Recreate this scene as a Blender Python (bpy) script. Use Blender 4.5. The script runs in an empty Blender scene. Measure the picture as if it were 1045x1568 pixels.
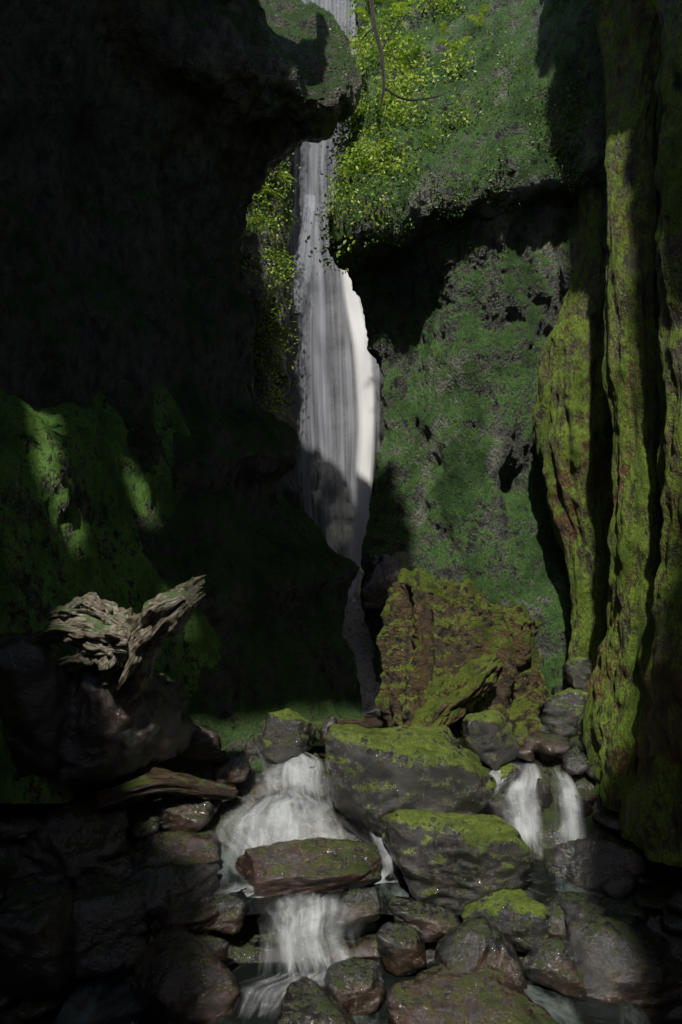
import bpy, math, random
import numpy as np
from mathutils import Vector, noise
random.seed(7); rng=np.random.default_rng(7)
sc=bpy.context.scene
CAMZ=2.4; F=1045.0
# placement helper: image pixel column / row + chosen depth -> world metres
def at(b,e,d): return (d*(b-522.5)/F, d, CAMZ+d*(784-e)/F)

# ---------------------------------------------------------------- materials
def mat_new(name):
    m=bpy.data.materials.new(name); m.use_nodes=True
    nt=m.node_tree; nt.nodes.clear(); return m,nt
class NB:
    def __init__(s,nt): s.nt=nt
    def n(s,t,**k):
        x=s.nt.nodes.new(t)
        for a,b in k.items(): setattr(x,a,b)
        return x
    def l(s,a,b): s.nt.links.new(a,b)
    def noise(s,vec,scale,detail=6,rough=.6,dist=0.0):
        x=s.n('ShaderNodeTexNoise'); x.inputs['Scale'].default_value=scale
        x.inputs['Detail'].default_value=detail; x.inputs['Roughness'].default_value=rough
        x.inputs['Distortion'].default_value=dist; s.l(vec,x.inputs['Vector']); return x.outputs['Fac']
    def ramp(s,f,a,b):
        x=s.n('ShaderNodeMapRange'); x.interpolation_type='SMOOTHSTEP'
        x.inputs['From Min'].default_value=a; x.inputs['From Max'].default_value=b
        s.l(f,x.inputs['Value']); return x.outputs['Result']
    def mth(s,op,a,b=None,c=None):
        x=s.n('ShaderNodeMath',operation=op)
        for i,v in enumerate((a,b,c)):
            if v is None: continue
            if isinstance(v,(int,float)): x.inputs[i].default_value=v
            else: s.l(v,x.inputs[i])
        return x.outputs[0]
    def mixc(s,f,a,b):
        x=s.n('ShaderNodeMix',data_type='RGBA')
        for i,v in ((0,f),(6,a),(7,b)):
            if isinstance(v,tuple): x.inputs[i].default_value=(*v,1)
            elif isinstance(v,(int,float)): x.inputs[i].default_value=v
            else: s.l(v,x.inputs[i])
        return x.outputs[2]

def moss_mat(name,ra,rb,ma,mb,bias=0.,upw=.6,rough=.35,scale=1.,bump=.6,st=(1,1,1),mossrough=.85,warm=None,bd=.06,soft=.4,spec=.6,coat=0.):
    m,nt=mat_new(name); b=NB(nt)
    tc=b.n('ShaderNodeTexCoord'); mp=b.n('ShaderNodeMapping'); mp.inputs['Scale'].default_value=st
    b.l(tc.outputs['Object'],mp.inputs['Vector']); v=mp.outputs[0]
    n1=b.noise(v,1.6*scale,4,.65,.4); n2=b.noise(v,9*scale,5,.68); n3=b.noise(v,38*scale,3,.65); n4=b.noise(v,130*scale,2,.6)
    g=b.n('ShaderNodeNewGeometry'); sx=b.n('ShaderNodeSeparateXYZ'); b.l(g.outputs['Normal'],sx.inputs[0])
    f=b.mth('MULTIPLY_ADD',sx.outputs[2],upw,b.mth('MULTIPLY_ADD',n1,1.6,bias-.8))
    f=b.mth('ADD',f,b.mth('MULTIPLY_ADD',n2,1.4,-.7)); f=b.mth('ADD',f,b.mth('MULTIPLY_ADD',n3,.8,-.4))
    mf=b.ramp(f,-.05,-.05+soft)
    rc=b.mixc(b.ramp(n2,.35,.65),ra,rb)
    if warm: rc=b.mixc(b.ramp(b.noise(v,1.1*scale,3,.6),.48,.6),rc,warm)
    mc=b.mixc(b.ramp(n3,.3,.7),ma,mb); mc=b.mixc(b.ramp(n1,.4,.75),mc,tuple(c*.5 for c in ma))
    col=b.mixc(mf,rc,mc)
    hollow=b.ramp(n2,.28,.47); col=b.mixc(hollow,b.mixc(.7,col,(0,0,0)),col)  # colour mixed towards black where the bump noise is low
    rr=b.mth('MAXIMUM',b.mth('MULTIPLY_ADD',n3,.5,rough-.25),.07)
    rg=b.n('ShaderNodeMix'); b.l(mf,rg.inputs[0]); b.l(rr,rg.inputs[2]); rg.inputs[3].default_value=mossrough
    h=b.mth('MULTIPLY_ADD',n2,.8,b.mth('MULTIPLY_ADD',n3,.55,b.mth('MULTIPLY',n4,.22)))
    h=b.mth('MULTIPLY_ADD',b.mth('MULTIPLY',n4,mf),.4,h)
    bp=b.n('ShaderNodeBump'); bp.inputs['Strength'].default_value=bump; bp.inputs['Distance'].default_value=bd/scale
    b.l(h,bp.inputs['Height'])
    p=b.n('ShaderNodeBsdfPrincipled'); b.l(col,p.inputs['Base Color']); b.l(rg.outputs[0],p.inputs['Roughness'])
    sp=b.mth('MULTIPLY_ADD',mf,-(spec-.25),spec); b.l(sp,p.inputs['Specular IOR Level']); b.l(bp.outputs[0],p.inputs['Normal'])
    if coat:
        # film of water over the bare stone
        cb=b.n('ShaderNodeBump'); cb.inputs['Strength'].default_value=.8; cb.inputs['Distance'].default_value=.04/scale
        b.l(b.mth('MULTIPLY_ADD',n3,.5,n2),cb.inputs['Height'])
        b.l(b.mth('MULTIPLY_ADD',mf,-.85*coat,coat),p.inputs['Coat Weight']); p.inputs['Coat Roughness'].default_value=.06
        p.inputs['Coat IOR'].default_value=1.6; b.l(cb.outputs[0],p.inputs['Coat Normal'])
    o=b.n('ShaderNodeOutputMaterial'); b.l(p.outputs[0],o.inputs[0]); return m

def leaf_mat(name,a,c,tr=.45):
    m,nt=mat_new(name); b=NB(nt)
    g=b.n('ShaderNodeNewGeometry'); tc=b.n('ShaderNodeTexCoord')
    n=b.noise(tc.outputs['Object'],1.5,3)
    f=b.mth('ADD',b.mth('MULTIPLY',g.outputs['Random Per Island'],.7),b.mth('MULTIPLY_ADD',n,1.8,-.8))
    f=b.ramp(f,.1,.9); col=b.mixc(f,a,c)
    p=b.n('ShaderNodeBsdfPrincipled'); b.l(col,p.inputs['Base Color']); p.inputs['Roughness'].default_value=.4
    t=b.n('ShaderNodeBsdfTranslucent'); b.l(b.mixc(.4,col,(.35,.45,.03)),t.inputs[0])
    mx=b.n('ShaderNodeMixShader'); mx.inputs[0].default_value=tr
    b.l(p.outputs[0],mx.inputs[1]); b.l(t.outputs[0],mx.inputs[2])
    o=b.n('ShaderNodeOutputMaterial'); b.l(mx.outputs[0],o.inputs[0]); return m

def wood_mat(name,a,c,moss=None,bias=-.3,rough=.5):
    m,nt=mat_new(name); b=NB(nt)
    tc=b.n('ShaderNodeTexCoord'); mp=b.n('ShaderNodeMapping'); mp.inputs['Scale'].default_value=(14,1.6,1)
    b.l(tc.outputs['UV'],mp.inputs['Vector'])
    g1=b.noise(mp.outputs[0],2.2,5,.65,.3); n=b.noise(tc.outputs['Object'],7,4)
    col=b.mixc(b.ramp(g1,.38,.62),a,c)
    if moss:
        g=b.n('ShaderNodeNewGeometry'); sx=b.n('ShaderNodeSeparateXYZ'); b.l(g.outputs['Normal'],sx.inputs[0])
        f=b.ramp(b.mth('ADD',b.mth('MULTIPLY_ADD',n,2.2,-1.1),b.mth('MULTIPLY_ADD',sx.outputs[2],.4,bias)),-.05,.2)
        col=b.mixc(f,col,moss)
    bp=b.n('ShaderNodeBump'); bp.inputs['Strength'].default_value=.9; bp.inputs['Distance'].default_value=.02
    b.l(b.mth('MULTIPLY_ADD',n,.5,g1),bp.inputs['Height'])
    p=b.n('ShaderNodeBsdfPrincipled'); b.l(col,p.inputs['Base Color']); p.inputs['Roughness'].default_value=rough
    b.l(bp.outputs[0],p.inputs['Normal'])
    o=b.n('ShaderNodeOutputMaterial'); b.l(p.outputs[0],o.inputs[0]); return m

def silk_mat(name,dens=.5,sx=9.,sy=.35,edge=.12,lo=.3,hi=.7,col=(.86,.9,.93),endfade=.06,base=.35,blotch=0.):
    """falling white water: streaks follow the flow (UV y)"""
    m,nt=mat_new(name); b=NB(nt)
    tc=b.n('ShaderNodeTexCoord'); mp=b.n('ShaderNodeMapping'); mp.inputs['Scale'].default_value=(sx,sy,1)
    b.l(tc.outputs['UV'],mp.inputs['Vector'])
    n=b.noise(mp.outputs[0],1.,3,.6,.15); n2=b.noise(mp.outputs[0],3.6,3,.6)
    at_=b.n('ShaderNodeAttribute'); at_.attribute_name='across'
    ax=at_.outputs['Fac']
    e=b.mth('MINIMUM',ax,b.mth('SUBTRACT',1.,ax)); e=b.ramp(b.mth('ADD',e,b.mth('MULTIPLY_ADD',n,.4,-.2)),0.,edge)
    al=b.n('ShaderNodeAttribute'); al.attribute_name='along'
    en=b.mth('MINIMUM',al.outputs['Fac'],b.mth('SUBTRACT',1.,al.outputs['Fac'])); en=b.ramp(b.mth('ADD',en,b.mth('MULTIPLY_ADD',n2,endfade*2,-endfade)),0.,endfade)
    st=b.ramp(b.mth('MULTIPLY_ADD',n2,.35,b.mth('MULTIPLY',n,.8)),lo,hi)
    a=b.mth('MULTIPLY',b.mth('MULTIPLY',e,en),b.mth('MULTIPLY_ADD',st,1-base,base))
    if blotch: a=b.mth('MULTIPLY',a,b.mth('MULTIPLY_ADD',b.ramp(b.noise(tc.outputs['UV'],5.,3,.6,.5),.38,.62),blotch,1-blotch))
    a=b.mth('MINIMUM',b.mth('MULTIPLY',a,dens),.97)
    d=b.n('ShaderNodeBsdfDiffuse'); d.inputs[0].default_value=(*col,1)
    tl=b.n('ShaderNodeBsdfTranslucent'); tl.inputs[0].default_value=(*col,1)
    m1=b.n('ShaderNodeMixShader'); m1.inputs[0].default_value=.4; b.l(d.outputs[0],m1.inputs[1]); b.l(tl.outputs[0],m1.inputs[2])
    t=b.n('ShaderNodeBsdfTransparent'); mx=b.n('ShaderNodeMixShader'); b.l(a,mx.inputs[0]); b.l(t.outputs[0],mx.inputs[1]); b.l(m1.outputs[0],mx.inputs[2])
    o=b.n('ShaderNodeOutputMaterial'); b.l(mx.outputs[0],o.inputs[0]); return m

def pool_mat(name):
    m,nt=mat_new(name); b=NB(nt); tc=b.n('ShaderNodeTexCoord')
    mp=b.n('ShaderNodeMapping'); mp.inputs['Scale'].default_value=(1,.6,1); b.l(tc.outputs['Object'],mp.inputs['Vector'])
    n=b.noise(tc.outputs['Object'],7,3,.5,.6); f=b.noise(mp.outputs[0],2.6,5,.65,.5)
    bp=b.n('ShaderNodeBump'); bp.inputs['Strength'].default_value=.5; bp.inputs['Distance'].default_value=.03; b.l(n,bp.inputs['Height'])
    p=b.n('ShaderNodeBsdfPrincipled'); b.l(b.mixc(b.ramp(f,.48,.74),(.006,.008,.007),(.15,.18,.17)),p.inputs['Base Color'])
    p.inputs['Roughness'].default_value=.1; b.l(bp.outputs[0],p.inputs['Normal'])
    o=b.n('ShaderNodeOutputMaterial'); b.l(p.outputs[0],o.inputs[0]); return m

M_left=moss_mat('wet_dark_basalt',(.06,.056,.045),(.18,.165,.13),(.055,.12,.032),(.12,.23,.055),bias=-.08,upw=.9,rough=.36,scale=1.2,bump=1.,st=(1.2,1.2,.7),bd=.16)
M_right=moss_mat('mossy_cliff_rock',(.05,.055,.045),(.16,.165,.14),(.06,.145,.04),(.17,.32,.085),bias=.14,upw=.45,rough=.42,scale=1.5,bump=1.,st=(1,1,.5),bd=.18,soft=.35,warm=(.26,.27,.22))
M_back=moss_mat('fall_cliff_rock',(.03,.032,.03),(.08,.08,.075),(.14,.22,.04),(.30,.38,.08),bias=-.5,upw=.6,rough=.35,scale=.8,bump=.8)
M_rib=moss_mat('moss_bank_rock',(.05,.055,.035),(.20,.20,.13),(.13,.32,.055),(.30,.52,.11),bias=.16,upw=.5,rough=.25,scale=2.2,bump=1.,st=(1,1,.5),bd=.14,soft=.3)
M_col=moss_mat('ochre_moss_rock',(.035,.03,.014),(.10,.075,.03),(.08,.14,.018),(.20,.28,.035),bias=.18,upw=.4,rough=.4,scale=1.8,bump=1.,warm=(.10,.045,.015),st=(1,1,.4))
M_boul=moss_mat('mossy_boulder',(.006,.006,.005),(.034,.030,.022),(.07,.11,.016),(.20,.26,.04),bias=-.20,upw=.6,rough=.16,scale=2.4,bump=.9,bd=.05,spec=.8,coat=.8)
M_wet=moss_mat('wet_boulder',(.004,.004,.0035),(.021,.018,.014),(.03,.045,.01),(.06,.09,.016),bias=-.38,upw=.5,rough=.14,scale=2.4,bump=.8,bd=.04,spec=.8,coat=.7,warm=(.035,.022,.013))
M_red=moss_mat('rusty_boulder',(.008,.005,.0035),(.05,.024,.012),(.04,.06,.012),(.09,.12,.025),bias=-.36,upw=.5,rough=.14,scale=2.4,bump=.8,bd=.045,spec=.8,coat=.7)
M_stump=moss_mat('mossy_rotten_wood',(.025,.02,.011),(.15,.10,.042),(.10,.155,.02),(.28,.35,.045),bias=-.10,upw=.75,rough=.35,scale=2.,bump=1.,warm=(.13,.07,.03),bd=.14,soft=.25,coat=.3)
M_grey=moss_mat('grey_scree',(.16,.16,.15),(.34,.33,.31),(.08,.1,.04),(.1,.14,.05),bias=-.9,upw=.1,rough=.5,scale=2.5,bump=.9)
M_drift=wood_mat('driftwood',(.035,.028,.018),(.27,.245,.185),moss=(.06,.10,.03),bias=-.30,rough=.32)
M_log=wood_mat('wet_log',(.015,.010,.006),(.07,.042,.022),moss=(.06,.085,.018),bias=-.35,rough=.18)
M_twig=wood_mat('dark_twig',(.015,.012,.008),(.04,.03,.02))
M_leafB=leaf_mat('sunlit_leaves',(.07,.18,.018),(.54,.70,.10))  # paler leaf colour with the sunlight put into it
M_leafD=leaf_mat('shade_leaves',(.035,.09,.018),(.13,.25,.04),.3)  # darker copy of the leaf colour, shade put into it
M_fall=silk_mat('waterfall_silk',dens=.60,sx=8,sy=.10,edge=.12,lo=.36,hi=.74,col=(.62,.65,.74),endfade=.001,base=.16)
M_strand=silk_mat('waterfall_bright_strand',dens=1.3,sx=6,sy=.12,edge=.45,lo=.2,hi=.6,col=(.95,.95,.97),endfade=.05)
M_casc=silk_mat('cascade_veil',dens=.66,sx=11,sy=.9,edge=.42,lo=.40,hi=.76,col=(.74,.78,.80),endfade=.25,base=.04,blotch=.7)
M_pool=pool_mat('stream_surface')

# ---------------------------------------------------------------- mesh helpers
def cr(P,n):
    P=np.asarray(P,float); k=P.shape[0]
    E=np.concatenate([2*P[:1]-P[1:2],P,2*P[-1:]-P[-2:-1]],0)
    t=np.linspace(0,k-1-1e-9,n); i=t.astype(int); f=(t-i).reshape((-1,)+(1,)*(P.ndim-1))
    p0,p1,p2,p3=E[i],E[i+1],E[i+2],E[i+3]
    return .5*((2*p1)+(-p0+p2)*f+(2*p0-5*p1+4*p2-p3)*f*f+(-p0+3*p1-3*p2+p3)*f**3)
def loft(rows,nv,nu):
    A=cr(rows,nv); A=cr(A.swapaxes(0,1),nu).swapaxes(0,1); return A
def normals(G):
    a=np.gradient(G,axis=1); b=np.gradient(G,axis=0); n=np.cross(a,b)
    return n/(np.linalg.norm(n,axis=-1,keepdims=True)+1e-9)
def make(name,V,Fc,mat,smooth=True,uv=None,attrs=None):
    me=bpy.data.meshes.new(name); V=np.asarray(V,float).reshape(-1,3); c=V.mean(0)
    me.from_pydata((V-c).tolist(),[],[tuple(f) for f in Fc]); 
    if smooth: me.polygons.foreach_set('use_smooth',[True]*len(me.polygons))
    if uv is not None:
        l=me.uv_layers.new(name='UVMap'); idx=np.empty(len(me.loops),int); me.loops.foreach_get('vertex_index',idx)
        l.data.foreach_set('uv',np.asarray(uv,float).reshape(-1,2)[idx].ravel())
    if attrs:
        for k,a in attrs.items():
            at2=me.attributes.new(k,'FLOAT','POINT'); at2.data.foreach_set('value',np.asarray(a,float).ravel())
    me.materials.append(mat); me.update()
    o=bpy.data.objects.new(name,me); o.location=c; sc.collection.objects.link(o); return o
def gridfaces(nv,nu,wrap=False):
    i,j=np.meshgrid(np.arange(nv-1),np.arange(nu if wrap else nu-1),indexing='ij'); j2=(j+1)%nu
    return np.stack([i*nu+j,i*nu+j2,(i+1)*nu+j2,(i+1)*nu+j],-1).reshape(-1,4).tolist()
def fr(p,s,o=5,sd=0.,sz=1.): 
    return noise.fractal(Vector((p[0]*s+sd,p[1]*s+sd*.7,p[2]*s*sz-sd)),.85,2.1,o)
def ridge(p,s,o=4,sd=0.,sz=1.):
    return noise.ridged_multi_fractal(Vector((p[0]*s+sd,p[1]*s+sd*.7,p[2]*s*sz-sd)),.9,2.1,o,1.,2.)-1.
def scallop(p,s,sd=0.,sz=.6):
    q=Vector((p[0]*s+sd,p[1]*s,p[2]*s*sz))
    d,_=noise.voronoi(q); return d[0]
def disp(G,fn,flip=1.):
    N=normals(G)*flip; sh=G.shape[:2]; D=np.zeros(sh)
    for i in range(sh[0]):
        for j in range(sh[1]): D[i,j]=fn(G[i,j],i/sh[0],j/sh[1])
    return G+N*D[...,None]
def gridobj(name,G,mat): return make(name,G,gridfaces(*G.shape[:2]),mat)

# ---------------------------------------------------------------- left overhanging cliff
edge=[(300,-230,7.4),(330,-150,7.2),(425,-25,7.0),(505,35,6.7),(540,90,6.4),(549,130,6.25),(535,165,6.2),(480,190,6.2),(438,215,6.3),(405,270,6.4),(380,330,6.5),
(368,395,6.5),(382,500,6.4),(408,600,6.3),(462,680,6.1),(440,745,6.1),(485,800,6.0),(552,865,5.9),(524,915,5.8),(533,1000,5.6),(562,1085,5.35),(590,1180,5.2)]
rows=[]
for (u,v,y) in edge:
    x,yy,z=at(u,v,y)
    sh=max(0,(z-4.2))**1.5*.42
    sh=min(sh,2.6)
    rows.append([(x-2.6,yy+3.4,z+.3),(x-.75,yy+1.3,z+.1),(x-.06,yy+.25,z),(x-.05,yy-.08,z),(x-.36-.04*sh,yy-.32,z-.08),
        (x*.5-1.15+.1*sh,yy-.85,z-.1),(-2.35+.3*sh,4.5,z),(-3.0+.2*sh,2.6,z),(-3.4+.1*sh,0,z),(-3.4+.1*sh,-3.5,z)])
G=loft(rows,400,340)
def dl(p,i,j):
    q=(p[0]+.5*p[2],p[1],p[2])
    return .16*fr(p,.9,3,3.1,.6)+.05*fr(p,3.2,4,9,.5)+.15*(scallop((p[0]+.3*p[2],p[1],p[2]),3.0,2.,.45)-.4)+.05*ridge(q,1.6,4,6.,.4)+.02*fr(p,10,3,1)
G=disp(G,dl,-1.)
gridobj('canyon_cliff',G,M_left); GL=G; NL=normals(G)

# ---------------------------------------------------------------- right cliff with mossy bulge
R=[
[(560,-250,9.2),(640,-260,8.8),(740,-260,8.0),(840,-260,7.2),(930,-260,6.2)],
[(560,-60,8.5),(620,-60,8.1),(700,-60,7.6),(800,-60,6.9),(890,-60,6.0)],
[(558,60,7.8),(608,55,7.5),(690,50,7.1),(790,40,6.5),(885,30,5.7)],
[(552,170,7.1),(598,150,6.8),(680,140,6.6),(780,120,6.2),(885,100,5.6)],
[(526,260,6.6),(570,240,6.35),(670,220,6.15),(780,190,5.9),(888,170,5.6)],
[(508,330,6.3),(555,315,6.0),(650,285,5.85),(770,245,5.75),(890,215,5.6)],
[(503,380,6.2),(560,365,5.98),(640,335,5.83),(740,295,5.75),(890,255,5.6)],
[(514,398,6.4),(575,388,6.35),(655,358,6.1),(755,315,5.95),(888,275,5.75)],
[(548,435,6.7),(600,430,6.6),(690,405,6.2),(765,365,6.0),(885,320,5.9)],
[(570,480,6.7),(630,480,6.6),(710,460,6.15),(780,430,6.05),(880,390,5.95)],
[(584,550,6.65),(640,550,6.5),(715,540,6.1),(790,520,6.1),(875,490,6.0)],
[(594,640,6.55),(645,640,6.42),(715,640,6.05),(790,630,6.08),(850,610,6.0)],
[(582,760,6.5),(640,760,6.35),(715,760,6.0),(790,760,6.05),(865,760,5.95)],
[(568,860,6.4),(640,870,6.2),(720,880,5.9),(800,880,5.9),(880,880,5.75)],
[(574,960,6.3),(640,980,6.0),(720,980,5.85),(800,980,5.75),(890,980,5.6)],
[(585,1160,5.9),(640,1160,5.75),(720,1160,5.65),(800,1160,5.6),(890,1160,5.4)]]
rows=[]
for r in R:
    p=[at(*q) for q in r]; z=p[0][2]; x0,y0,_=p[0]; zz=p[-1][2]
    sh=min(2.4,max(0,zz-4.8)**1.4*.5)
    rows.append([(x0+1.9,y0+4.,z+.2),(x0+.55,y0+1.1,z+.05)]+p+[(2.35-.1*sh,4.75,zz),(2.9-.2*sh,3.2,zz),(3.2-.2*sh,.5,zz),(3.2-.2*sh,-3.5,zz)])
G=loft(rows,480,440)
DENT=[(at(785,740,6.05),.11,.22)]
def drr(p,i,j):
    s=(p[0]-.25*p[2],p[1],p[2])
    d=.11*fr(p,1.0,3,7.7)+.05*fr(p,2.6,4,2.,.7)+.075*ridge(s,1.3,5,3.,.28)+.045*(scallop(p,4.2,5.,.5)-.4)+.03*fr(p,8,4,4)
    for c,r,h in DENT:
        q=((p[0]-c[0])**2+(p[2]-c[2])**2*.7)/(r*r)
        if q<6 and abs(p[1]-c[1])<.8: d-=h*math.exp(-q)
    return d
G=disp(G,drr,-1.); GR=G; NR=normals(G)
gridobj('canyon_cliff',G,M_right)

# ---------------------------------------------------------------- back wall behind the fall
rows=[]
for v in (-130,0,120,250,380,500,620,740,860,960,1060):
    k=(v-0)/1000
    rows.append([at(60,v,8.6),at(250,v,9.6),at(350,v,10.0+.2*math.sin(v*.02)),at(395,v,10.2-.5*k),at(425+12*math.sin(v*.017),v,11.0-.6*k),at(445+12*k,v,12.2),at(510,v,12.9),at(570,v,12.8),at(620,v,12.2),at(720,v,11.5),at(900,v,10)])
G=loft(rows,240,260)
def db(p,i,j): return .30*fr(p,.7,3,11)+.15*fr(p,2.2,4,5,.6)+.1*(scallop(p,2.,1.,.5)-.4)
G=disp(G,db,-1.); GB=G; NBk=normals(G)
gridobj('waterfall_cliff',G,M_back)

# ---------------------------------------------------------------- unseen slabs added for shade, with sun openings + wall blocking rear light
def shade_slab(x_out,edgef,z0,y1,sun_slots=()):
    nv,nu=260,230
    G=np.zeros((nv,nu,3))
    for a in range(nv):
        y=-4.5+(y1+4.5)*a/(nv-1); xe=edgef(y)+.22*noise.noise(Vector((y*2.2,z0,3)))+.14*noise.noise(Vector((y*7,z0,3)))
        for c in range(nu):
            t=c/(nu-1); tt=min(1,t*1.15)
            G[a,c]=(x_out+(xe-x_out)*tt,y,z0-.03*y+(max(0,t-.87)/.13)*.9)
    D=disp(G,lambda p,i,j:.12*fr(p,.6,4,2)+.06*fr(p,3,3,6))
    fc=gridfaces(nv,nu); flat=G.reshape(-1,3); out=[]
    for f in fc:
        c=flat[f[0]]; hit=False
        for (xa,ya,xb,yb,w_) in sun_slots:
            if abs(c[0]-xa)>1.2 or abs(c[1]-ya)>1.5: continue
            d=np.array([xb-xa,yb-ya]); q=np.array([c[0]-xa,c[1]-ya]); t=max(0,min(1,(q@d)/(d@d))); 
            if np.linalg.norm(q-t*d)<w_*(1+.9*noise.noise(Vector(c*5))): hit=True
        if not hit: out.append(f)
    make('added_shade_slab',D,out,M_left)  # added out of view; its edge decides where the sun falls
shade_slab(-6,lambda y:float(np.interp(y,[-5,-2.4,-1.5,-.8,-.2,.1,.6,1.5,2.,2.9,3.8,4.5,5.,7],[-1.6,-1.6,-2.1,-2.5,-2.5,-1.4,-.5,-.35,-.15,-.4,-.6,-.8,-.5,-.35])),7.3,6.0,
   sun_slots=[(-1.90,.74,-1.64,.12,.055),(-2.58,1.5,-2.42,.75,.045),(-2.16,1.62,-2.09,1.40,.04)])  # openings placed to throw sun streaks onto the moss bank
shade_slab(6,lambda y:float(np.interp(y,[-5,-1.7,-1.1,-.2,1.5,3.,4.0,7],[.5,.6,.95,1.4,1.55,1.7,1.6,1.75])),7.4,6.0)  # second added slab, holds the sun off the right side
G=np.zeros((60,100,3))
for a in range(60):
    for c in range(100): G[a,c]=(-7+14*c/99,-3.8,-.6+6.5*a/59)
G=disp(G,lambda p,i,j:.5*fr(p,.5,4,2)); gridobj('light_block_wall',G,M_left)  # added behind the camera to keep rear light off the cliffs

# ---------------------------------------------------------------- ground
def ground_z(x,y):
    z=np.interp(y,[-3,3.35,3.55,3.95,4.15,4.4,4.75,6,11,14],[-.3,-.16,.12,.14,.25,.45,.66,.68,.7,1.2])
    b=max(0,abs(x-.15)-1.0-.1*abs(y-4)); return z+.38*b
ax=np.concatenate([-np.geomspace(80,3.2,14),np.linspace(-3,3,170),np.geomspace(3.2,80,14)])
ay=np.concatenate([-np.geomspace(80,3.2,12),np.linspace(-3,7.5,260),np.geomspace(7.7,120,24)])
G=np.zeros((len(ay),len(ax),3))
for i,y in enumerate(ay):
    for j,x in enumerate(ax):
        p=(x,y,0); G[i,j]=(x,y,min(ground_z(x,y),3)+.08*fr(p,1.6,4,1)+.07*(.45-scallop(p,5,3,1))+.02*fr(p,9,2,2))
gridobj('ground',G,M_wet)

# ---------------------------------------------------------------- moss bank on the left
rows=[[at(230,430,7.0),at(120,440,6.6),at(30,440,6.2),at(-60,420,5.8),at(-200,400,5.4),at(-500,380,4.6)],
[at(235,540,6.1),at(160,560,5.7),at(85,575,5.3),at(20,570,4.9),at(-80,560,4.5),at(-340,520,3.8)],
[at(250,600,5.6),at(180,620,5.2),at(105,636,4.8),at(40,660,4.4),at(-60,660,4.0),at(-300,620,3.4)],
[at(300,690,5.6),at(205,700,5.1),at(140,705,4.72),at(60,720,4.3),at(-40,720,3.9),at(-300,700,3.3)],
[at(340,820,5.6),at(240,830,5.1),at(170,830,4.75),at(80,840,4.35),at(0,850,3.95),at(-260,850,3.3)],
[at(390,930,5.5),at(310,935,5.1),at(225,930,4.75),at(120,930,4.4),at(20,930,4.0),at(-240,930,3.4)],
[at(430,1030,5.4),at(370,1035,5.12),at(280,1030,4.8),at(180,1020,4.5),at(60,1010,4.1),at(-200,1010,3.4)],
[at(470,1120,5.3),at(415,1118,5.05),at(330,1115,4.85),at(230,1110,4.6),at(110,1110,4.2),at(-150,1110,3.4)],
[at(500,1220,5.2),at(430,1220,4.95),at(340,1220,4.8),at(240,1230,4.5),at(120,1230,4.1),at(-150,1230,3.4)]]
G=loft(rows,320,280)
def dk(p,i,j):
    q=(p[0]+.45*p[2],p[1],p[2])
    return .08*fr(q,1.8,4,4,.35)+.08*ridge(q,1.9,5,2.,.25)+.05*(scallop(p,3.5,2.,.4)-.4)+.03*fr(p,8,4,2,.5)
G=disp(G,dk,-1.); GK=G; NK=normals(G)
gridobj('mossy_bank',G,M_rib)

# ---------------------------------------------------------------- right ribs / buttresses
def pillar(name,pts,mat,seed,flute=.12,ns=120,nr=240,aspect=1.):
    C=cr([at(u,v,y)+(r,) for (u,v,y,r) in pts],nr)
    G=np.zeros((nr,ns,3))
    for i in range(nr):
        for j in range(ns):
            a=2*math.pi*j/ns; x,y,z,r=C[i]
            q=(x+math.cos(a)*r,y+math.sin(a)*r*aspect,z)
            k=1+flute*fr((math.cos(a)*1.2,math.sin(a)*1.2,z*.35),1.4,3,seed)*2+.22*fr(q,3.5,4,seed,.4)+.10*ridge(q,4,4,seed,.5)+.06*fr(q,13,3,seed,.5)
            G[i,j]=(x+math.cos(a)*r*k,y+math.sin(a)*r*aspect*k,z)
    return make(name,G,gridfaces(nr,ns,True),mat)
pillar('rock_buttress',[(985,-120,5.0,.30),(975,100,4.95,.22),(965,260,4.8,.17),(968,420,4.7,.17),(975,600,4.6,.18),(985,760,4.5,.19),(990,900,4.45,.22),(995,1050,4.4,.30),(1000,1220,4.3,.40)],M_col,3,ns=150,nr=320)
pillar('rock_buttress',[(905,120,5.9,.14),(915,300,5.8,.15),(905,450,5.7,.2),(885,560,5.65,.28),(885,680,5.6,.30),(905,800,5.5,.24),(915,900,5.4,.2),(915,1010,5.3,.2),(910,1150,5.2,.3)],M_col,8,ns=150,nr=320)
pillar('rock_buttress',[(1100,-80,4.2,.3),(1095,200,4.1,.28),(1085,500,4.0,.25),(1090,800,3.9,.27),(1100,1000,3.8,.33),(1120,1300,3.7,.45)],M_col,13)

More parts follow.
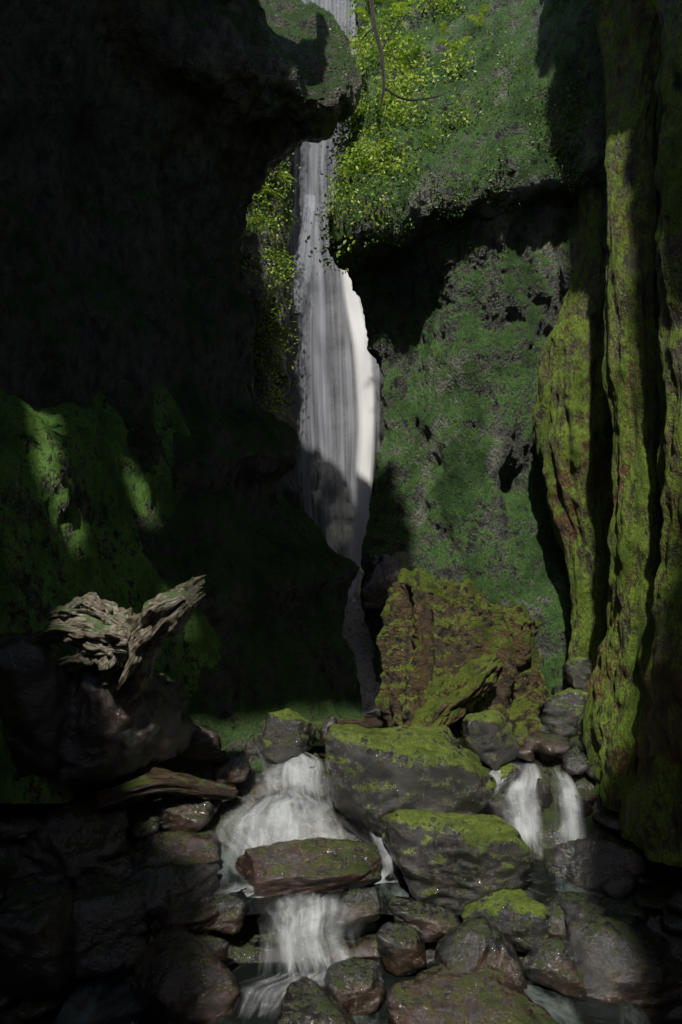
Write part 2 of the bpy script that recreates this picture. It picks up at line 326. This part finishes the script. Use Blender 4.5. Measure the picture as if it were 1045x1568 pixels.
# ---------------------------------------------------------------- rocks
def ico(sub):
    import bmesh
    bm=bmesh.new(); bmesh.ops.create_icosphere(bm,subdivisions=sub,radius=1)
    V=np.array([v.co[:] for v in bm.verts]); Fc=[[v.index for v in f.verts] for f in bm.faces]; bm.free(); return V,Fc
ICO={s:ico(s) for s in (2,3,4,5,6)}
def rockshape(seed,sub,size,rotz=0,tilt=0,pw=13,rough=1.):
    V,Fc=ICO[sub]; r=np.random.default_rng(seed); k=12
    n=r.normal(size=(k,3)); n/=np.linalg.norm(n,axis=1,keepdims=True); d=r.uniform(.70,1.,k)
    n=np.concatenate([n,[[0,0,1],[0,0,-1],[1,0,0],[-1,0,0],[0,1,0],[0,-1,0]]]); d=np.concatenate([d,[.97,.9,1,1,1,1]])
    s=np.maximum(0,V@n.T)/d; rad=(s**pw).sum(1)**(-1/pw)
    P=V*rad[:,None]
    if sub>=3:
        D=np.array([.10*fr(p,1.4,3,seed)+.05*ridge(p,2.2,4,seed)+.03*fr(p,6,4,seed) for p in P])*rough; P=P*(1+D)[:,None]
    P=P*np.array(size)
    c,s_=math.cos(tilt),math.sin(tilt); P=P@np.array([[c,0,s_],[0,1,0],[-s_,0,c]])
    c,s_=math.cos(rotz),math.sin(rotz); P=P@np.array([[c,-s_,0],[s_,c,0],[0,0,1]])
    return P,Fc
def rock(name,u0,v0,u1,v1,y,mat,seed,dep=.8,sub=5,tilt=0,rotz=0,pw=13):
    a=at(u0,v1,y); b_=at(u1,v0,y); w=(b_[0]-a[0])/2; h=(b_[2]-a[2])/2
    P,Fc=rockshape(seed,sub,(w*1.04,w*dep,h*1.08),rotz,tilt,pw)
    return make(name,P+np.array([(a[0]+b_[0])/2,y+w*dep*.3,(a[2]+b_[2])/2]),Fc,mat)
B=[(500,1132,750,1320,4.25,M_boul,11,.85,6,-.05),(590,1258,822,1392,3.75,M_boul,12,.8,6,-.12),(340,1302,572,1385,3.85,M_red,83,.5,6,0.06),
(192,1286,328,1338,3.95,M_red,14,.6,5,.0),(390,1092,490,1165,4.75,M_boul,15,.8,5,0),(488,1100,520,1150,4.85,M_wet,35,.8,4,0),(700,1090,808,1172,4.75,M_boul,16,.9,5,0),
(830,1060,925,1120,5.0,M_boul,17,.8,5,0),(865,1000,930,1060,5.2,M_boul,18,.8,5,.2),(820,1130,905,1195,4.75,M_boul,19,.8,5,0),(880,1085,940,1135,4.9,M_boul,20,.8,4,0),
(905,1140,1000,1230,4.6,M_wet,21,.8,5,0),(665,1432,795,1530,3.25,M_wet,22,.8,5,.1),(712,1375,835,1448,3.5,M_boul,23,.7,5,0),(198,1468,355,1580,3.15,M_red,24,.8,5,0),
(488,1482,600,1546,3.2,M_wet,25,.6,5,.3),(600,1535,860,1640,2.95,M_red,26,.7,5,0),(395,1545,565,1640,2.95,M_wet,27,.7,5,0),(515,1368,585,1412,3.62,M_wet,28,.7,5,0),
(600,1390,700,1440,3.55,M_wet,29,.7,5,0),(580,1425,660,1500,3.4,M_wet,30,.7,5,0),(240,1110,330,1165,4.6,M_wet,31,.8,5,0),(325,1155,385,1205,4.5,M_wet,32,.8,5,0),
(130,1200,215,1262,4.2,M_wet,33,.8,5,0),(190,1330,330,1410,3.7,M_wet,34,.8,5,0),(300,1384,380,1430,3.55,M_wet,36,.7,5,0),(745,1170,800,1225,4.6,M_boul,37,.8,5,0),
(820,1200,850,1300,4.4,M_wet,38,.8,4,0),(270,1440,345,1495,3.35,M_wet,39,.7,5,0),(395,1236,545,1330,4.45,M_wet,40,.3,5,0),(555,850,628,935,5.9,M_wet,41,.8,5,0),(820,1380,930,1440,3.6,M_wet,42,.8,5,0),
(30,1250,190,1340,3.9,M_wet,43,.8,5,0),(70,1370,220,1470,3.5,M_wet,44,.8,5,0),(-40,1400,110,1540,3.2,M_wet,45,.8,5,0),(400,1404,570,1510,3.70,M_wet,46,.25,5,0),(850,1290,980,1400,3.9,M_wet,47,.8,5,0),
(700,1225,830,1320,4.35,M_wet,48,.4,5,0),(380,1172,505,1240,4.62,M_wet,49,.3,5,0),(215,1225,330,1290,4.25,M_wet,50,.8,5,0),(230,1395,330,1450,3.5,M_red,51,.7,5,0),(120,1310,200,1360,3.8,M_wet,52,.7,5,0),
(880,1440,1060,1560,3.3,M_wet,53,.8,5,0),(800,1450,890,1520,3.3,M_wet,54,.8,5,0)]
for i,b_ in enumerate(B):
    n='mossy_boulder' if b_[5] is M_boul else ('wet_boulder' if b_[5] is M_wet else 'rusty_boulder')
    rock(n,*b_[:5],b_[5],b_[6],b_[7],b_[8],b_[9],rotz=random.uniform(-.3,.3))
# small stones: one mesh
VV=[];FF=[];off=0
for k in range(700):
    x=random.uniform(-2.3,2.3); y=random.uniform(2.6,6.0)
    if -.85<x<.45 and 3.0<y<4.8: continue
    if -.6<x<.7 and y<3.9: continue
    if .5<x<1.5 and 3.8<y<4.6 and random.random()<.7: continue
    s=random.uniform(.03,.13)
    P,Fc=rockshape(1000+k%40,3,(s*random.uniform(.8,1.6),s,s*random.uniform(.4,.8)),random.uniform(0,6))
    P=P+np.array([x,y,ground_z(x,y)+s*.3+.02]); VV.append(P); FF+=[[q+off for q in f] for f in Fc]; off+=len(P)
make('stream_stones',np.concatenate(VV),FF,M_wet)
# scree slope seen through the slot
rows=[[at(490,925,7.6),at(530,920,7.8),at(580,925,7.6),at(620,930,7.4)],[at(490,1010,6.4),at(530,1000,6.5),at(580,1010,6.4),at(620,1010,6.3)],[at(480,1100,5.5),at(530,1095,5.5),at(580,1100,5.5),at(620,1100,5.5)],[at(480,1160,5.2),at(530,1160,5.2),at(580,1160,5.2),at(620,1160,5.2)]]
G=loft(rows,120,70); G=disp(G,lambda p,i,j:.05*fr(p,3,4,1)+.05*(scallop(p,5,1,1)-.4),-1.); gridobj('scree_slope',G,M_grey)

# ---------------------------------------------------------------- tubes: logs, driftwood, twigs
def tube_geo(path,ns=24,nr=60,seed=0,rough=.12,world=False):
    C=cr([(tuple(p[:3]) if world else at(*p[:3]))+(p[3],) for p in path],nr)
    T=np.gradient(C[:,:3],axis=0); T/=np.linalg.norm(T,axis=1,keepdims=True)+1e-9
    up=np.array([0.,0.,1.]); 
    if abs(T[0]@up)>.9: up=np.array([0.,1.,0.])
    G=np.zeros((nr,ns,3)); UV=np.zeros((nr,ns,2))
    for i in range(nr):
        s=np.cross(T[i],up); s/=np.linalg.norm(s)+1e-9; w=np.cross(s,T[i])
        for j in range(ns):
            a=2*math.pi*j/ns; r=C[i,3]
            r*=1+rough*2*fr((math.cos(a)*1.5,math.sin(a)*1.5,i*.03),1.3,3,seed)+rough*.8*fr((math.cos(a)*4,math.sin(a)*4,i*.06),1.3,2,seed)
            G[i,j]=C[i,:3]+r*(math.cos(a)*s+math.sin(a)*w); UV[i,j]=(abs(j/ns*2-1),i/nr*3)
    Fc=gridfaces(nr,ns,True); Fc.append(list(range(ns))[::-1]); Fc.append([(nr-1)*ns+j for j in range(ns)])
    return G.reshape(-1,3),Fc,UV.reshape(-1,2)
def tubes(name,paths,mat,**k):
    VV=[];FF=[];UU=[];off=0
    for n_,p in enumerate(paths):
        V,Fc,U=tube_geo(p,seed=n_*3.3+k.get('seed',0),ns=k.get('ns',24),nr=k.get('nr',60),rough=k.get('rough',.12))
        VV.append(V);UU.append(U);FF+=[[q+off for q in f] for f in Fc];off+=len(V)
    return make(name,np.concatenate(VV),FF,mat,uv=np.concatenate(UU))
# driftwood root at left with splintered end
P=[[(185,1040,3.95,.11),(205,1000,3.82,.11),(228,962,3.72,.10),(262,932,3.65,.08),(290,912,3.6,.05)],
[(40,1000,4.0,.02),(80,970,3.9,.05),(120,965,3.82,.075),(165,975,3.78,.09),(205,980,3.76,.10)],
[(75,945,3.9,.02),(110,935,3.84,.05),(150,942,3.8,.065),(195,962,3.75,.08)],
[(95,1015,3.95,.03),(140,1002,3.84,.055),(185,995,3.76,.08)],
[(108,930,3.80,.02),(138,922,3.78,.04),(170,942,3.77,.055)]]
for k in range(22):
    a=k/22*2*math.pi; du=11*math.cos(a)*(k%3+1)/3; dv=15*math.sin(a)*(k%3+1)/3
    P.append([(255+du,934+dv,3.66,.024),(285+du*1.2,914+dv*1.2,3.62,.017),(288+28*random.random()+du*.8,885+28*random.random()+dv*.8,3.6,.003)])
tubes('driftwood_root',P,M_drift,rough=.35,ns=36,nr=80)
rock('root_mound',60,992,272,1190,4.02,M_wet,61,.7,6,.1,pw=7)
rock('root_mound',-80,960,120,1200,3.9,M_wet,62,.7,5,.1,pw=7)
tubes('fallen_log',[[(300,1110,5.0,.03),(400,1116,4.95,.035),(500,1112,5.0,.045),(585,1106,5.1,.04)]],M_log,ns=20)
tubes('fallen_log',[[(150,1225,3.9,.045),(230,1200,4.05,.05),(300,1205,4.25,.05),(360,1215,4.4,.04)]],M_log,ns=24,seed=4,rough=.25)
tubes('fallen_log',[[(165,1165,4.0,.03),(210,1175,4.1,.04),(285,1200,4.2,.04)]],M_log,ns=24,seed=8,rough=.25)
tubes('fallen_log',[[(180,1128,4.2,.03),(260,1148,4.35,.05),(345,1160,4.5,.03)]],M_log,ns=24,seed=9,rough=.25)
tubes('leaning_log',[[(630,1140,4.55,.075),(680,1085,4.65,.095),(730,1035,4.75,.10),(765,1005,4.85,.06)]],M_stump,ns=60,nr=120,rough=.3)

# ---------------------------------------------------------------- mossy stump
nr,ns=240,260; G=np.zeros((nr,ns,3)); base=at(705,1150,5.15); 
for i in range(nr):
    for j in range(ns):
        a=2*math.pi*j/ns; ca,sa=math.cos(a),math.sin(a)
        top=1.24+.12*noise.noise(Vector((ca*2.1,sa*2.1,5)))+.12*noise.noise(Vector((ca*5,sa*5,2)))-(.2 if ca>.45 else 0)
        if i<190: t=i/189; z=top*t; r=1.
        else:
            t=1.; q=(i-190)/49; r=1-q; z=top-.14*q+.07*fr((ca*r*2,sa*r*2,0),2,3,4)
        prof=np.interp(z/1.2,[0,.25,.6,.85,1.],[1.06,1.0,.92,.96,.88])
        k=(.48*prof*(abs(ca)**4+abs(sa)**4)**(-1/4))
        fl=abs(noise.noise(Vector((ca*3.4,sa*3.4,z*.6))))
        P3=(ca*1.0,sa*1.0,z*1.6)
        k*=.94+.6*fl+.14*fr(P3,1.6,4,3)+.24*(scallop(P3,2.0,1,.7)-.4)+.07*fr(P3,7,4,5)
        G[i,j]=(base[0]+ca*k*r,base[1]+sa*k*.75*r,base[2]+z)
make('mossy_tree_stump',G,gridfaces(nr,ns,True),M_stump)

# ---------------------------------------------------------------- water
def sheetA(A,bulge,rip,seed,lift=0.):
    nv,nu=A.shape[:2]
    N=normals(A); V_,U_=np.meshgrid(np.linspace(0,1,nv),np.linspace(0,1,nu),indexing='ij')
    w=np.linalg.norm(A[:,-1]-A[:,0],axis=1).mean(); L=np.linalg.norm(np.diff(A[:,nu//2],axis=0),axis=1).sum()
    for i in range(nv):
        for j in range(nu):
            A[i,j]+=-N[i,j]*(lift+bulge*math.sin(math.pi*j/(nu-1))+rip*2*noise.noise(Vector((j/nu*w*7,i/nv*L*1.5,seed))))
    return A,np.stack([U_*w+seed,V_*L],-1),U_,V_
def sheet(name,rows,mat,nv=80,nu=60,bulge=.0,rip=.012,seed=0.):
    A=loft([[at(*p) for p in r] for r in rows],nv,nu)
    A,UV,U_,V_=sheetA(A,bulge,rip,seed)
    return make(name,A,gridfaces(nv,nu),mat,uv=UV,attrs={'across':U_,'along':V_})
fallrows=[[(452,-120,11.9),(500,-120,11.8),(560,-120,11.9)],[(452,60,11.9),(500,60,11.75),(555,60,11.9)],[(450,200,11.9),(495,200,11.7),(550,200,11.9)],[(448,330,11.9),(495,330,11.6),(550,330,11.9)],
[(440,440,11.7),(505,430,11.4),(575,430,11.7)],[(436,560,11.5),(510,560,11.2),(590,560,11.5)],[(440,700,11.3),(515,700,11.),(590,700,11.3)],[(448,800,11.1),(515,800,10.8),(585,800,11.1)],[(470,880,10.8),(525,880,10.5),(580,880,10.8)],[(490,960,10.4),(525,960,10.2),(570,960,10.4)]]
sheet('waterfall',fallrows,M_fall,300,120,.05,.03,1.)
st=[[(515,390,11.2),(540,390,11.2)],[(524,470,11.0),(562,470,11.0)],[(536,540,10.8),(576,540,10.8)],[(544,640,10.6),(580,640,10.6)],[(540,740,10.4),(575,740,10.4)],[(535,830,10.1),(566,830,10.1)],[(525,880,9.9),(558,880,9.9)],[(518,930,9.5),(545,930,9.5)]]
sheet('waterfall_strand',st,M_strand,120,30,.04,.02,2.)
sheet('waterfall_strand',[[(466,300,11.5),(484,300,11.5)],[(460,350,11.4),(480,350,11.4)],[(446,400,11.3),(480,400,11.3)],[(442,440,11.2),(472,440,11.2)],[(446,480,11.2),(466,480,11.2)]],M_fall,120,30,.03,.02,3.)
S=[
([[(366,1133,4.80),(385,1131,4.82),(402,1135,4.8)],[(380,1150,4.72),(420,1146,4.74),(450,1153,4.72)],[(388,1175,4.66),(450,1164,4.66),(502,1172,4.66)],[(382,1205,4.5),(450,1196,4.48),(506,1202,4.5)],[(376,1245,4.40),(450,1240,4.38),(510,1236,4.42)]],3),
([[(385,1222,4.5),(440,1218,4.5),(500,1218,4.5)],[(350,1240,4.33),(440,1226,4.34),(535,1241,4.34)],[(322,1268,4.2),(440,1242,4.2),(560,1272,4.2)],[(318,1300,4.1),(440,1285,4.08),(580,1300,4.06)],[(316,1332,4.03),(440,1326,4.0),(592,1334,3.98)]],4),
([[(395,1378,3.72),(480,1374,3.74),(575,1378,3.72)],[(392,1398,3.54),(480,1392,3.56),(572,1398,3.54)],[(398,1440,3.42),(480,1440,3.44),(566,1440,3.42)],[(390,1506,3.28),(480,1510,3.28),(570,1504,3.28)]],3),
([[(500,1224,4.4),(530,1230,4.4)],[(540,1250,4.26),(575,1256,4.24)],[(562,1295,4.05),(605,1296,4.05)],[(572,1355,3.88),(640,1342,3.88)]],3),
([[(740,1160,4.8),(780,1158,4.8),(815,1164,4.78)],[(718,1195,4.6),(755,1192,4.58),(795,1195,4.55)],[(682,1240,4.35),(715,1236,4.38),(752,1232,4.4)],[(645,1290,4.1),(675,1284,4.1),(700,1278,4.12)],[(580,1352,3.86),(615,1347,3.88),(650,1336,3.9)]],4),
([[(765,1190,4.50),(832,1190,4.50)],[(762,1235,4.26),(830,1235,4.24)],[(776,1310,4.04),(840,1312,4.02)]],3),
([[(835,1175,4.60),(870,1180,4.55)],[(848,1235,4.22),(894,1235,4.20)],[(838,1332,3.95),(904,1332,3.93)]],3),
([[(795,1162,4.78),(812,1162,4.78)],[(790,1185,4.6),(832,1185,4.6)],[(780,1220,4.42),(834,1220,4.38)]],2),
([[(560,1330,3.98),(640,1330,3.98)],[(540,1352,3.88),(640,1352,3.88)],[(500,1375,3.78),(620,1378,3.78)],[(470,1392,3.68),(590,1396,3.68)]],2),
([[(400,1490,3.37),(560,1490,3.37)],[(360,1505,3.29),(540,1508,3.28)],[(345,1525,3.21),(500,1530,3.19)],[(330,1560,3.06),(470,1565,3.05)]],2),
([[(330,1345,3.90),(480,1372,3.78)],[(320,1362,3.80),(450,1382,3.72)],[(300,1378,3.74),(420,1395,3.66)]],2),
]
for k,(r,nl) in enumerate(S):
    nv,nu=70,60
    A=loft([[at(*p) for p in q] for q in r],nv,nu)
    VV=[];FF=[];UU=[];AC=[];AL=[];off=0
    for q in range(nl):
        # each veil occupies its own wandering share of the ledge
        B_=np.zeros_like(A); c0=random.uniform(-.12,.12)*(q>0); wd=1. if q==0 else random.uniform(.6,.85)
        for i in range(nv):
            t=i/(nv-1); cc=.5+c0+.10*noise.noise(Vector((t*2.5,q*3.1,k*5.))); ww=wd*(1+.18*noise.noise(Vector((t*3,q*7.,k+9.))))
            for j in range(nu):
                s=min(max(cc+ww*(j/(nu-1)-.5),0),1)*(nu-1); j0=min(int(s),nu-2); b2=s-j0
                B_[i,j]=A[i,j0]*(1-b2)+A[i,j0+1]*b2
        B_,UV,U_,V_=sheetA(B_,.01,.010,k*3.7+q*1.3,.010*q)
        fc=gridfaces(nv,nu); VV.append(B_.reshape(-1,3));FF+=[[z+off for z in f] for f in fc];UU.append(UV.reshape(-1,2));AC.append(U_.ravel());AL.append(V_.ravel());off+=nv*nu
    make('cascade',np.concatenate(VV),FF,M_casc,uv=np.concatenate(UU),attrs={'across':np.concatenate(AC),'along':np.concatenate(AL)})
def pool(name,x0,x1,y0,y1,z0,z1=None):
    z1=z0 if z1 is None else z1; n=60; G=np.zeros((n,n,3))
    for i in range(n):
        for j in range(n):
            x=x0+(x1-x0)*j/(n-1); y=y0+(y1-y0)*i/(n-1); G[i,j]=(x,y,z0+(z1-z0)*i/(n-1)+.012*fr((x,y,0),3,3,1))
    return gridobj(name,G,M_pool)
pool('stream_pool',-1.3,1.4,1.,3.5,.09)
pool('stream_pool',-1.2,1.7,3.58,4.3,.29,.31)
pool('stream_pool',-1.0,1.5,4.76,12.,.77,.80)

# ---------------------------------------------------------------- foliage
def leaves(name,P,N,size,mat,spread=.12,droop=.3):
    n=len(P); c=P+rng.normal(size=(n,3))*spread*np.array([1,1,.8])+N*np.abs(rng.normal(size=(n,1)))*spread
    d=rng.normal(size=(n,3))+N*.9+np.array([0,0,-droop]); d/=np.linalg.norm(d,axis=1,keepdims=True)
    s=np.cross(d,rng.normal(size=(n,3))); s/=np.linalg.norm(s,axis=1,keepdims=True); w=np.cross(s,d)
    L=(size*rng.uniform(.5,1.3,(n,1)))
    V=np.stack([c,c+d*L*.5+s*L*.28+w*L*.08,c+d*L,c+d*L*.5-s*L*.28+w*L*.08],1).reshape(-1,3)
    idx=np.arange(n)*4; Fc=np.stack([idx,idx+1,idx+2],1).tolist()+np.stack([idx,idx+2,idx+3],1).tolist()
    return make(name,V,Fc,mat,smooth=False)
def pick(G,N,cond,n,sgn=-1,ds=1.7):
    P=G.reshape(-1,3); Q=N.reshape(-1,3)*sgn; u=522.5+F*P[:,0]/P[:,1]; v=784-F*(P[:,2]-CAMZ)/P[:,1]
    dens=np.array([noise.noise(Vector(p*ds)) for p in P]) ; ok=np.where(cond(u,v,dens))[0]
    if len(ok)==0: print('EMPTY'); ok=np.array([0])
    i=rng.choice(ok,n); return P[i],Q[i]
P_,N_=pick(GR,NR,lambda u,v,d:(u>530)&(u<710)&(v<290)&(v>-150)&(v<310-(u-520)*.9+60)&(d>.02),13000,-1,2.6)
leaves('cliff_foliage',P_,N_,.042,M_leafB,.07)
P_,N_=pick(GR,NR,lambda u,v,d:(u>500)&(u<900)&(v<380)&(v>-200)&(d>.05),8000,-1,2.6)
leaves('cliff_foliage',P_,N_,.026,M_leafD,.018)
P_,N_=pick(GR,NR,lambda u,v,d:(u>505)&(u<600)&(v<340)&(v>190),2500)
leaves('cliff_foliage',P_,N_,.032,M_leafB,.03)
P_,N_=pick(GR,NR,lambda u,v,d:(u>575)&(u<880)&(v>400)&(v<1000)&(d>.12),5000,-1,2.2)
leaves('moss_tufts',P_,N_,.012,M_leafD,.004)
P_,N_=pick(GB,NBk,lambda u,v,d:(u>300)&(u<432)&(v<660)&(v>-100)&(d>-.1),12000)
leaves('cliff_foliage',P_,N_,.055,M_leafB,.08)
P_,N_=pick(GR,NR,lambda u,v,d:(u>495)&(u<545)&(v<400)&(v>150),400)
leaves('hanging_foliage',P_,N_,.045,M_leafB,.06)
P_,N_=pick(GL,NL*-1,lambda u,v,d:(u>425)&(u<560)&(v<115)&(v>-60),6000,1)
leaves('moss_tufts',P_,N_,.022,M_leafD,.012)
P_,N_=pick(GK,NK*-1,lambda u,v,d:(u>-50)&(u<420)&(v<1120)&(v>560)&(d>-.1),7000,1)
leaves('moss_tufts',P_,N_,.016,M_leafD,.008)
# ferns
def ferns(name,P,N,mat,L0=.35):
    VV=[];FF=[];o=0
    for p,n in zip(P,N):
        for k in range(random.randint(3,6)):
            d=np.array([random.gauss(0,.7),random.gauss(0,.5),.5])+n*1.; d/=np.linalg.norm(d); L=L0*random.uniform(.5,1.2)
            side=np.cross(d,[0,0,1]); side/=np.linalg.norm(side)+1e-9
            for s in range(18):
                t=s/17; c=p+d*L*t+np.array([0,0,-.6*L*t*t]); w=L*.16*math.sin(math.pi*min(1,.15+t*.85))+.004
                for sg in(-1,1):
                    tip=c+side*sg*w+d*w*.35+np.array([0,0,-w*.25])
                    VV+=[c-d*L*.015,c+d*L*.025,tip]; FF.append([o,o+1,o+2]); o+=3
    return make(name,np.array(VV),FF,mat,smooth=False)
P_,N_=pick(GR,NR,lambda u,v,d:(u>540)&(u<740)&(v<120)&(v>-80),50); ferns('fern',P_,N_,M_leafB,.33)
P_,N_=pick(GB,NBk,lambda u,v,d:(u>350)&(u<425)&(v<450)&(v>180),24); ferns('fern',P_,N_,M_leafB,.35)
P_,N_=pick(GK,NK*-1,lambda u,v,d:(u>0)&(u<200)&(v<680)&(v>480),16,1); ferns('fern',P_,N_,M_leafD,.22)
tubes('bare_branch',[[(566,-40,6.0,.02),(572,30,5.9,.018),(583,80,5.85,.016),(588,130,5.8,.013),(583,165,5.8,.006)],[(588,135,5.8,.012),(620,152,5.8,.009),(660,150,5.85,.006),(690,140,5.9,.003)],[(583,80,5.85,.01),(600,50,5.9,.007),(625,20,6.0,.004)],[(575,40,5.9,.008),(555,60,5.9,.005),(545,90,5.9,.002)]],M_twig,ns=8,nr=30)

# ---------------------------------------------------------------- light, sky, camera
w=bpy.data.worlds.new('World'); sc.world=w; w.use_nodes=True; nt=w.node_tree; nt.nodes.clear()
sky=nt.nodes.new('ShaderNodeTexSky'); sky.sky_type='NISHITA'; sky.sun_disc=False
SUN=Vector((-.10,-.60,.80)).normalized(); EL=math.asin(SUN.z)
sky.sun_elevation=EL; sky.sun_rotation=math.atan2(SUN.x,SUN.y)
bg=nt.nodes.new('ShaderNodeBackground'); bg.inputs[1].default_value=.15; out=nt.nodes.new('ShaderNodeOutputWorld')
nt.links.new(sky.outputs[0],bg.inputs[0]); nt.links.new(bg.outputs[0],out.inputs[0])
sl=bpy.data.lights.new('sun','SUN'); sl.energy=5; sl.angle=math.radians(1.2); sl.color=(1,.95,.86)
so=bpy.data.objects.new('sun',sl); so.rotation_euler=(-SUN).to_track_quat('-Z','Y').to_euler(); so.location=(0,0,20); sc.collection.objects.link(so)
cam=bpy.data.cameras.new('camera'); cam.sensor_fit='VERTICAL'; cam.sensor_height=36; cam.lens=24; cam.clip_end=500; cam.clip_start=.05
co=bpy.data.objects.new('camera',cam); co.location=(0,0,CAMZ); co.rotation_euler=(math.radians(90),0,0); sc.collection.objects.link(co); sc.camera=co
sc.view_settings.view_transform='Standard'; sc.view_settings.look='None'; sc.view_settings.exposure=0
